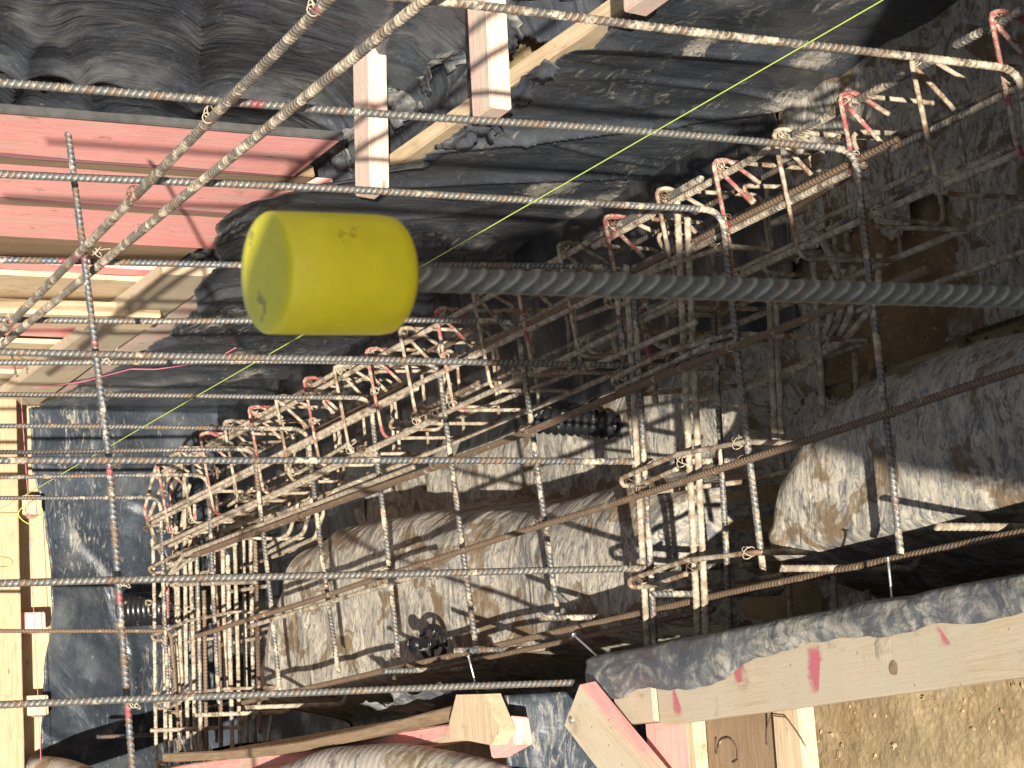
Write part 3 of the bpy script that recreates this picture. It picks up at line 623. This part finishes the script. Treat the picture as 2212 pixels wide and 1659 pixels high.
# ---------------------------------------------------------------- hooked wall dowels
GD = 'hooked upright bars along the plastic wall'
orda = ['first', 'second', 'third', 'fourth', 'fifth', 'sixth', 'seventh', 'eighth', 'ninth', 'tenth', 'eleventh']
hooks = [(2.639, 2.397, 2.639, 1.316), (3.088, 2.401, 3.123, .856), (3.49, 2.373, 3.576, .975), (3.939, 2.393, 4.137, 1.123), (4.445, 2.419, 4.619, 1.25), (4.90, 2.43, 5.045, 1.362),
         (5.343, 2.447, 5.407, 1.457), (5.811, 2.45, 5.836, 1.57), (6.134, 2.416, 6.215, 1.67), (6.599, 2.438, 6.644, 1.783), (7.056, 2.434, 7.076, 1.896)]
lege = [(-.45, 2.66), (-.395, 3.097), (-.422, 3.522), (-.45, 3.955), (-.425, 4.342), (-.383, 4.753), (-.414, 5.2), (-.414, 5.593), (-.386, 6.021), (-.40, 6.53), (-.42, 7.0)]
kinds = ['tan', 'clean', 'clean', 'mixed', 'clean', 'clean', 'clean', 'mixed', 'clean', 'mixed', 'mixed']
for k, (ah, hh, at_, ht) in enumerate(hooks):
    sl = (at_-ah)/(ht-hh); htop = .55; atop = ah+sl*(htop-hh)
    bar('hooked_bar', [(-1.124, atop, htop), (-1.124, ah, hh), (lege[k][0], lege[k][1], 2.41)], .0064, kinds[k],
        '%s hooked upright bar along the plastic wall, counted from the right' % orda[k], group=GD, rad=.045, wob=.0035,
        paint=[((-1.124, ah+sl*(1.25-hh), 1.25), .02)] if k in (1, 3) else (), phase=random.uniform(-.5, .5))
# ---------------------------------------------------------------- horizontals tied to them
o = bar('rebar', [(-1.105, 1.9, 1.155), (-1.105, 2.661, 1.177), (-1.105, 3.99, 1.234), (-1.105, 5.2, 1.285)], .0078, 'tan', 'upper of the two thick slanting bars at upper left, tied with wire and red marks', rad=.3,
        paint=[((-1.105, a, 1.177+(a-2.66)*.043), .014) for a in (2.67, 3.15, 3.6, 4.0, 4.55)])
for k, a in enumerate((2.67, 3.15, 3.6, 4.55)): tie(o, (-1.115, a, 1.177+(a-2.66)*.043), .011, seed=k, d1=(0, 1, 0), d2=(0, 0, 1))
bar('rebar', [(-1.100, 1.9, 1.30), (-1.10, 4.769, 1.289), (-1.10, 5.6, 1.29)], .0080, 'tan', 'lower of the two thick slanting bars at upper left', rad=.3)
o = bar('rebar', [(-1.346, 4.0, 1.226), (-1.116, 4.0, 1.247), (-.712, 4.0, 1.281), (-.125, 4.0, 1.303), (.5, 4.0, 1.33)], .0062, 'mixed', 'long mud caked bar running top to bottom at the left with red marks', rad=.2, lump=.10,
        paint=[((-1.10, 4., 1.25), .022), ((-.93, 4, 1.263), .008), ((-.68, 4, 1.283), .014), ((-.445, 4, 1.296), .012), ((-.235, 4, 1.302), .014)])
for k, c in enumerate((-1.11, -.90, -.70, -.475, -.25)): tie(o, (c, 3.985, 1.27+.02*k/2), .011, seed=20+k, d1=(1, 0, 0), d2=(0, 0, 1))
o = empty('tie_wires', W(-.8, 4.4, 2.40), 'loose twisted tie wires at the leg crossings below the cage', 'wire')
for k, (c, a) in enumerate(((-1.0, 3.05), (-1.0, 3.5), (-.99, 4.43), (-.99, 4.88), (-.98, 5.33), (-1.0, 5.8), (-.98, 6.15))): tie(o, (c, a, 2.40), .012, seed=400+k, d1=(1, 0, 0), d2=(0, 1, 0))
# bars of the cross wall
GC = 'upright bars of the near cross wall'
for k, (c0, c1, he, m, lab) in enumerate(((-.893, -.91, 2.681, 'clean', 'top bar of the near cross wall, tied double with a wall bar behind the cap'), (-.691, -.706, 2.646, 'mixed', 'straight rusty streaked bar crossing the middle of the photo'),
                                     (-.468, -.481, 2.692, 'clean', 'grey bar crossing below the middle and ending at the lower cross hooks'), (-.259, -.25, 2.207, 'clean', 'lowest grey bar whose free end stops above the diagonal brace'))):
    bar('upright_bar', [(c0, 3.935, .5), (c1, 3.935, he)], .0066, m, lab, group=GC, wob=.0015, pitch=.0115, phase=random.uniform(-.5, .5))
bar('upright_bar', [(-.71, 7.05, 1.2), (-.675, 7.03, 2.44), (-.22, 7.04, 2.46)], .0062, 'rusty', 'thin hooked bar at far lower left that turns down into the far bundle', rad=.035)
# ---------------------------------------------------------------- footing bars along the trench
o = bar('footing_bar', [(-.855, 2.9, 2.38), (-.854, 3.158, 2.38), (-.844, 4.371, 2.378), (-.868, 6.62, 2.38)], .0072, 'rusty', 'brown ribbed bar running diagonally just below the main cage', rad=.5, wob=.002)
for k, a in enumerate((3.5, 3.95, 4.36, 4.83, 5.25, 5.7)): tie(o, (-.85, a, 2.385), .010, seed=40+k, d1=(0, 1, 0), d2=(1, 0, 0))
bar('footing_bar', [(-.875, 5.0, 2.395), (-.888, 6.75, 2.39)], .0065, 'muddy', 'muddy bar lapped under the far half of the brown diagonal bar')
o = bar('footing_bar', [(-.640, 2.3, 2.38), (-.630, 3.7, 2.385), (-.616, 6.62, 2.38)], .0070, 'rusty', 'rusty ribbed bar crossing the pads diagonally, second below the cage', rad=.5, wob=.002)
for k, a in enumerate((3.06, 3.53, 3.9, 4.35, 4.78, 5.2, 5.6)): tie(o, (-.635, a, 2.39), .010, seed=60+k, d1=(0, 1, 0), d2=(1, 0, 0))
bar('footing_bar', [(-.602, 4.9, 2.392), (-.60, 6.2, 2.39)], .006, 'tan', 'short lapped bar along the underside of the second diagonal bar')
bar('footing_bar', [(-.385, 2.3, 2.43), (-.395, 3.7, 2.43), (-.39, 6.4, 2.44)], .0070, 'rusty', 'dark rusty bar in the shade along the near form', rad=.5)
bar('footing_bar', [(-.372, 3.75, 2.44), (-.37, 5.3, 2.44)], .006, 'rusty', 'second dark rusty bar lapped beside the one along the near form')
bar('footing_bar', [(-.93, 3.62, 2.375), (-.935, 4.08, 2.39)], .0060, 'muddy', 'short muddy bar piece above the brown diagonal bar near the middle')
bar('footing_bar', [(-.878, 3.60, 2.385), (-.868, 3.98, 2.395)], .0056, 'tan', 'short bar piece tied with wire against the brown diagonal bar')
# short stubs rising by the near form
GS = 'short upright stubs along the near form'
stubs = [(-.435, 3.05, 2.459, 'muddy', 'short stub nearest the right edge, with a grey cut end'), (-.415, 3.45, 2.399, 'muddy', 'white dusted short stub second from the right'), (-.424, 3.93, 2.409, 'clean', 'short stub third from the right, half in shade'),
         (-.428, 4.41, 2.40, 'mixed', 'short stub ending at the fifth hooked bar, brown cut end'), (-.399, 4.86, 2.402, 'mixed', 'short fully sunlit stub above the tall bright nail'), (-.388, 5.30, 2.414, 'clean', 'short stub half lit above the lowest grey bar'),
         (-.364, 6.20, 2.37, 'muddy', 'pale short stub nearest below the lowest grey bar on the left'), (-.374, 6.65, 2.373, 'tan', 'pale short stub at the middle of the lower left bundle'), (-.356, 7.10, 2.379, 'muddy', 'pale short stub at the left of the lower left bundle'),
         (-.284, 7.20, 2.514, 'muddy', 'small stub with a mud crusted tip at the bottom left'), (-.368, 7.60, 2.353, 'dark', 'dark rusty stub in front of the far plastic sheet')]
for c, a, h, m, lab in stubs:
    if a != 7.60 and h < 2.47: c, a, h = c*2.31/h, a*2.31/h, 2.31
    bar('bar_stub', [(c, a, h), (c+.004, a, h+.31), (c-.12, a+.01, h+.34)], .0064, m, lab, group=GS, rad=.03)

# ---------------------------------------------------------------- main cage
mc = empty('main_cage', W(-1.12, 4.7, 2.66), 'long rebar cage with red marked stirrups running from upper right to far left', 'rebar cage')
def stirrup(a, red, parent, k):
    j = lambda s=.006: random.uniform(-s, s)
    ct, cb, ht, hb = -1.232+j(), -.99+j(), 2.393+j(.004), 2.655+j(.008)
    p = [(ct+.085+j(), a+.012, ht+.095), (ct+.012, a+.008, ht+.012), (ct+.004, a+.004, ht-.008), (ct-.004, a, ht+.012), (ct-.006+j(.003), a+j(.004), hb), (cb, a+j(), hb+.008), (cb+.004, a+.004+j(.004), ht+.028), (ct+.02, a-.004, ht-.006), (ct, a-.006, ht-.010), (ct-.006, a-.010, ht+.02), (ct+.035+j(), a-.014, ht+.105+j(.015))]
    pts = fillet([W(*q) for q in p], .028, 5); rd = []
    if red: rd = [((ct, a, ht), .07), ((ct+.12, a, ht+.012), .045), ((cb, a, ht+.03), .03), ((ct+.05, a+.012, ht+.06), .02)]
    V, F, A = tube(pts, .0046, ribs=False, seg=9, step=.009, lump=.09, paint=[(W(*q), r) for q, r in rd], seed=500+k)
    o = mesh_obj('stirrup', V, F, REB['tie'], parent, attrs=A)
    if red: o['label'] = 'stirrup marked with red paint'
    return o
for k in range(22):
    a = 2.465+.2128*k; stirrup(a, k % 2 == 1, mc, k)
    tie(mc, (-1.222, a, 2.405), .010, seed=100+k, d1=(1, 0, 0))
    if k % 2: tie(mc, (-1.118, a, 2.405), .011, seed=130+k, d1=(1, 0, 0), d2=(0, 1, 0))
    if k % 3 != 1: tie(mc, (-.997, a, 2.42), .010, seed=160+k, d1=(0, 0, 1), d2=(0, 1, 0))
def lbar(P, r, m, **k): return bar('longitudinal_bar', P, r, m, parent=mc, **k)
reds = lambda c, h: [((c, 2.465+.2128*k, h), .016) for k in range(1, 22, 2)]
lbar([(-1.222, 2.0, 2.408), (-1.222, 2.80, 2.408)], .0068, 'clean'); lbar([(-1.218, 2.86, 2.408), (-1.214, 3.28, 2.408)], .0068, 'clean', paint=reds(-1.217, 2.408))
lbar([(-1.216, 3.10, 2.409), (-1.200, 4.05, 2.410)], .0066, 'tan', paint=reds(-1.207, 2.409)); lbar([(-1.228, 3.62, 2.416), (-1.215, 4.30, 2.416)], .0066, 'clean')
lbar([(-1.213, 4.1, 2.408), (-1.185, 7.02, 2.41)], .0066, 'tan', wob=.001); lbar([(-1.227, 5.3, 2.415), (-1.20, 7.0, 2.42)], .006, 'tan')
lbar([(-1.100, 2.35, 2.410), (-1.100, 3.0, 2.410)], .0066, 'mixed'); lbar([(-1.112, 2.98, 2.412), (-1.098, 4.6, 2.412)], .0066, 'rusty', paint=reds(-1.105, 2.412))
lbar([(-1.095, 3.08, 2.410), (-1.085, 5.0, 2.412)], .0062, 'tan', paint=reds(-1.09, 2.41)); lbar([(-1.092, 4.4, 2.413), (-1.06, 7.1, 2.413)], .0062, 'tan', paint=reds(-1.08, 2.41))
lbar([(-1.078, 5.0, 2.418), (-1.045, 7.1, 2.418)], .0060, 'tan')
lbar([(-.998, 2.3, 2.425), (-1.006, 3.4, 2.425), (-.985, 5.0, 2.428), (-.965, 7.15, 2.43)], .0062, 'muddy', rad=.4, wob=.003); lbar([(-.985, 4.9, 2.433), (-.953, 7.0, 2.437)], .0060, 'tan')
lbar([(-1.018, 3.3, 2.43), (-1.010, 4.0, 2.43)], .0058, 'muddy')
lbar([(-1.0, 2.3, 2.645), (-.985, 7.1, 2.645)], .0062, 'muddy', wob=.003); lbar([(-1.115, 2.3, 2.645), (-1.10, 7.1, 2.645)], .0062, 'mixed', wob=.003)
lbar([(-1.225, 2.3, 2.642), (-1.21, 7.1, 2.642)], .0062, 'mixed', wob=.003); lbar([(-1.225, 3.3, 2.53), (-1.21, 5.4, 2.53)], .0055, 'dark')
lbar([(-.92, 2.2, 2.70), (-.93, 3.6, 2.66)], .0062, 'muddy')
for k in range(11):
    a = 3.2+.362*k; j = lambda q=.02: random.uniform(-q, q)
    P = [(-1.16+j(), a+.01, 2.52+j()), (-1.20, a, 2.47+j()), (-1.21, a, 2.67+j()), (-1.03+j(), a+j(), 2.68+j()), (-1.03+j(), a+.01, 2.50+j()), (-1.08+j(), a+.02, 2.53)]
    V, F, A = tube(fillet([W(*q) for q in P], .03, 5), .0048, ribs=False, seg=9, step=.009, lump=.08, seed=900+k, paint=[(W(-.94, a, 2.5), .08)] if k % 4 == 1 else ())
    mesh_obj('inner_stirrup', V, F, REB['tie'], mc, attrs=A)
for k in range(20):
    a = 2.8+.205*k+random.uniform(-.08, .08); c = random.uniform(-1.21, -1.0); h = random.uniform(2.45, 2.62); l = random.uniform(.25, .8)
    lbar([(c, a, h), (c+random.uniform(-.02, .02), a+l, h+random.uniform(-.02, .02))], random.uniform(.005, .0062), random.choice(['rusty', 'tan', 'mixed', 'muddy', 'rusty']), wob=.002)

# ---------------------------------------------------------------- near cross cage
xc = empty('cross_cage', W(-.6, 3.75, 2.75), 'bundled cage of paired bars crossing the trench right of the middle', 'rebar cage')
def xb(P, r, m, par=xc, **k): return bar('cage_bar', P, r, m, parent=par, **k)
xb([(-1.12, 3.90, 2.395), (-.25, 3.965, 2.405)], .0066, 'muddy'); xb([(-1.06, 3.885, 2.40), (-.25, 3.942, 2.41)], .0062, 'mixed')
xb([(-1.20, 3.69, 2.40), (-.20, 3.782, 2.41)], .0068, 'muddy', wob=.001); xb([(-1.16, 3.665, 2.405), (-.20, 3.755, 2.412)], .0066, 'muddy', lump=.06)
xb([(-1.0, 3.82, 2.55), (-.05, 3.90, 2.56)], .0062, 'clean'); xb([(-1.05, 3.62, 2.56), (-.70, 3.655, 2.56)], .0066, 'muddy'); xb([(-1.05, 3.605, 2.565), (-.70, 3.64, 2.565)], .006, 'muddy')
for q in ((3.6, 2.72), (3.75, 2.74), (3.9, 2.74), (3.55, 2.6)): xb([(-1.3, q[0]-.05, q[1]), (-.1, q[0]+.03, q[1])], .0062, 'muddy', wob=.003)
def xstir(c, par, a0=3.985, a1=3.51, h0=2.388, k=0):
    p = [(c+.010, a0-.20, h0+.016), (c+.018, a0-.06, h0+.016), (c+.012, a0+.004, h0+.006), (c-.002, a0-.01, h0-.006), (c-.012, (a0+a1)/2, h0-.008), (c+.004, a1, h0), (c+.01, a1-.012, h0+.32), (c, a0, h0+.33), (c+.03, a0+.004, h0+.03), (c+.035, a0-.12, h0+.028)]
    pts = fillet([W(*q) for q in p], .02, 5); V, F, A = tube(pts, .0052, ribs=False, seg=9, step=.009, lump=.12, seed=800+k); return mesh_obj('stirrup', V, F, REB['tie'], par, attrs=A)
for k, c in enumerate((-.885, -.672, -.458, -1.06)):
    xstir(c, xc, k=k); 
    for m, a in enumerate((3.95, 3.745, 3.54)): tie(xc, (c, a, 2.392), .013, seed=200+k*5+m, d1=(1, 0, 0), d2=(0, 1, 0))
xb([(-1.15, 3.50, 2.60), (-1.136, 3.61, 2.56), (-1.125, 3.525, 2.55), (-1.06, 3.43, 2.56), (-.98, 3.415, 2.58)], .0064, 'muddy', rad=.06)
xb([(-1.10, 4.07, 2.48), (-1.037, 4.038, 2.5), (-.965, 3.969, 2.5), (-.92, 3.86, 2.5), (-.90, 3.56, 2.52)], .0068, 'muddy', rad=.08)
xb([(-1.05, 4.00, 2.46), (-1.04, 4.10, 2.50), (-1.01, 4.16, 2.5), (-.97, 4.145, 2.52)], .0072, 'muddy', rad=.03, lump=.1, paint=[((-1.03, 4.12, 2.5), .02)])
xb([(-1.12, 4.02, 2.5), (-.85, 4.03, 2.52)], .0066, 'muddy', paint=[((-1.0, 4.02, 2.51), .09)])
for k in range(4):
    d = .026*k; xb([(-1.02, 3.535-d*1.4+(.0 if k < 3 else -.05), 2.655), (-.93, 3.552-d*1.4+(0 if k < 3 else -.05), 2.65), (-.878, 3.60-d*1.2, 2.65), (-.85-.004*k, 3.70-d, 2.65), (-.852, 3.86, 2.65)], .0070, 'tan', rad=.05, ribs=(k % 2 == 0), lump=.06)

# ---------------------------------------------------------------- far cross cage
fc = empty('cross_cage', W(-.7, 7.0, 2.75), 'dense far bundle of muddy bars standing at the lower left', 'rebar cage')
fb_list = [(330, -1.004, 7.203, -.12, 7.29, 2.45, 'tan'), (352, -.89, 7.258, -.1, 7.34, 2.5, 'muddy'), (362, -.886, 7.211, -.1, 7.29, 2.5, 'mixed'), (374, -.885, 7.19, -.1, 7.25, 2.52, 'muddy'),
 (398, -1.18, 6.943, -.10, 7.06, 2.48, 'muddy'), (410, -.918, 6.98, -.30, 7.03, 2.5, 'muddy'), (425, -.88, 6.636, -.1, 6.715, 2.4, 'clean'), (440, -.763, 6.643, -.1, 6.71, 2.42, 'rusty'),
 (468, -1.164, 6.688, -.25, 6.79, 2.5, 'rusty'), (480, -.95, 6.667, -.438, 6.717, 2.5, 'muddy'), (492, -.852, 6.495, -.2, 6.56, 2.45, 'tan'), (500, -.90, 6.56, -.2, 6.63, 2.5, 'muddy'), (525, -.975, 6.74, -.2, 6.82, 2.6, 'muddy'), (533, -.975, 6.70, -.2, 6.78, 2.61, 'mixed'),
 (552, -.88, 6.387, -.30, 6.44, 2.5, 'rusty'), (350, -1.25, 7.362, -.3, 7.40, 2.58, 'muddy'), (378, -1.15, 7.24, -.2, 7.30, 2.6, 'muddy'), (391, -1.1, 7.05, -.3, 7.13, 2.55, 'muddy'), (403, -1.1, 7.0, -.15, 7.07, 2.6, 'muddy'), (383, -1.05, 7.1, -.5, 7.13, 2.5, 'muddy')]
for k, (_, c0, a0, c1, a1, h, m) in enumerate(fb_list):
    pc = [((c0+.05, a0, h), .12)] if k in (2, 15, 17) else ()
    xb([(c0, a0, h), ((c0+c1)/2, (a0+a1)/2+random.uniform(-.006, .006), h+.003), (c1, a1, h+.006)], random.uniform(.0058, .0068), m, fc, rad=.5, lump=.08 if m == 'muddy' else .03, paint=pc, wob=.002)
for q in ((-.821, 6.98, -.735, 6.215, 2.43), (-.78, 6.9, -.75, 6.45, 2.56), (-1.0, 7.1, -.98, 6.5, 2.6), (-.62, 7.0, -.60, 6.4, 2.6), (-.93, 7.2, -.90, 6.6, 2.5)):
    xb([(q[0], q[1], q[4]), (q[2], q[3], q[4])], .0056, 'muddy', fc, lump=.08)
for k, (c, a1) in enumerate(((-.672, 6.42), (-.445, 6.5), (-.90, 6.42), (-1.06, 6.5), (-.25, 6.5))): xstir(c, fc, 7.19, a1, 2.43, k=20+k)
for k, P in enumerate(([(-1.08, 7.25, 2.45), (-1.111, 7.278, 2.45), (-1.187, 7.203, 2.45), (-1.253, 7.12, 2.45), (-1.25, 6.9, 2.45)], [(-1.085, 7.23, 2.45), (-1.156, 7.109, 2.45), (-1.206, 6.936, 2.45), (-1.194, 6.7, 2.45)],
            [(-1.077, 7.232, 2.45), (-.993, 7.18, 2.45), (-.90, 7.06, 2.45), (-.883, 6.8, 2.45)], [(-.86, 6.98, 2.43), (-.90, 6.85, 2.43), (-.885, 6.5, 2.43)], [(-.80, 7.12, 2.44), (-.86, 6.99, 2.44), (-.885, 6.8, 2.44), (-.88, 6.42, 2.45)],
            [(-1.02, 7.05, 2.5), (-1.10, 7.0, 2.5), (-1.15, 6.95, 2.5)], [(-1.1, 6.3, 2.6), (-.98, 6.26, 2.6), (-.90, 6.35, 2.6), (-.88, 6.6, 2.6)], [(-1.1, 6.22, 2.62), (-.98, 6.2, 2.62), (-.89, 6.28, 2.62), (-.87, 6.6, 2.62)], [(-1.1, 6.16, 2.64), (-.96, 6.14, 2.64), (-.87, 6.24, 2.64), (-.86, 6.6, 2.64)])):
    xb(P, .0060, 'muddy' if k != 2 else 'tan', fc, rad=.06, lump=.06, paint=[((-1.09, 7.24, 2.45), .05)] if k in (2, 0) else ())
for k in range(14): tie(fc, (random.uniform(-1.1, -.4), random.uniform(6.5, 7.2), 2.42), .011, seed=300+k, d1=(1, 0, 0), d2=(0, 1, 0))
# loose wire bits lying on the side boards
strand('bent_wire', [(-.115, 3.64, 2.346), (-.085, 3.645, 2.346), (-.11, 3.62, 2.344), (-.112, 3.59, 2.344), (-.09, 3.565, 2.344), (-.068, 3.57, 2.345), (-.065, 3.59, 2.346)], .0016, REB['rusty'], 'rusty bent wire hook lying on the brown plywood scrap', 'wire')
strand('bent_wire', [(-.09, 3.47, 2.346), (-.125, 3.46, 2.344), (-.142, 3.42, 2.326), (-.135, 3.37, 2.326), (-.10, 3.34, 2.33), (-.08, 3.33, 2.334)], .0014, WIRE, 'arched dark tie wire beside the short pale board', 'wire')
# mud clumps stuck on the diagonal and legs
# ---------------------------------------------------------------- the person taking the picture, kneeling on the bank behind the camera
def person():
    e = empty('person', W(.2, -.45, 1.12), 'person in a dark jacket leaning over the trench from the bank behind the viewpoint', 'person')
    V = [(.31, -.52, .44), (.30, -.50, .28), (.28, -.49, .14), (.24, -.48, .02), (.19, -.46, -.14), (.145, -.45, -.345),
         (.12, -.44, .03), (.02, -.30, .25), (-.02, -.10, .22), (.0, -.075, .15),
         (.42, -.46, .05), (.42, -.28, .28), (.14, -.10, .22), (.08, -.075, .15),
         (.19, -.52, .55), (.00, -.50, .70), (-.24, -.52, 1.04), (-.28, -.42, 1.09),
         (.36, -.52, .55), (.41, -.50, .74), (.43, -.54, 1.04), (.45, -.44, 1.09)]
    E_ = [(0, 1), (1, 2), (2, 3), (3, 4), (4, 5), (3, 6), (6, 7), (7, 8), (8, 9), (3, 10), (10, 11), (11, 12), (12, 13), (0, 14), (14, 15), (15, 16), (16, 17), (0, 18), (18, 19), (19, 20), (20, 21)]
    R = [.20, .18, .17, .14, .08, .155, .075, .055, .038, .03, .075, .055, .038, .03, .14, .11, .08, .05, .14, .10, .07, .05]
    me = bpy.data.meshes.new('body'); me.from_pydata([tuple(W(*p)-e.location) for p in V], E_, []); o = bpy.data.objects.new('body', me); link(o); o.parent = e; me.materials.append(CLOTH)
    md = o.modifiers.new('skin', 'SKIN'); sk = me.skin_vertices[0].data
    for i, r in enumerate(R): sk[i].radius = (r, r)
    sk[0].use_root = True; o.modifiers.new('sub', 'SUBSURF').levels = 2; o.modifiers['sub'].render_levels = 2
    return e

person()
tb = empty('shade_blocker', W(.13, -.50, 1.12), 'added unseen bag standing between the boots of the person on the bank', 'blocker')  # added out of view to close the shade gap between the legs
bm = bmesh.new(); bmesh.ops.create_cube(bm, size=1); bmesh.ops.subdivide_edges(bm, edges=bm.edges, cuts=6, use_grid_fill=True)
for v_ in bm.verts:
    q = v_.co; k_ = 1-.18*max(0, q.z+.2); n_ = .03*noise.noise(q*4); v_.co = Vector((q.x*.46*k_+n_, q.y*.26*k_+n_, q.z*.44+.20+n_))
me = bpy.data.meshes.new('blocker_body'); bm.to_mesh(me); bm.free(); me.materials.append(CLOTH); o = bpy.data.objects.new('blocker_body', me); link(o); o.parent = tb
for y in (-.08, .08):
    V, F, A = tube([tb.location+Vector((x, y, .40+.10*math.sin((x+.14)/.28*3.14))) for x in np.linspace(-.14, .14, 12)], .01, ribs=False, seg=8); mesh_obj('blocker_handle', V, F, CLOTH, tb)
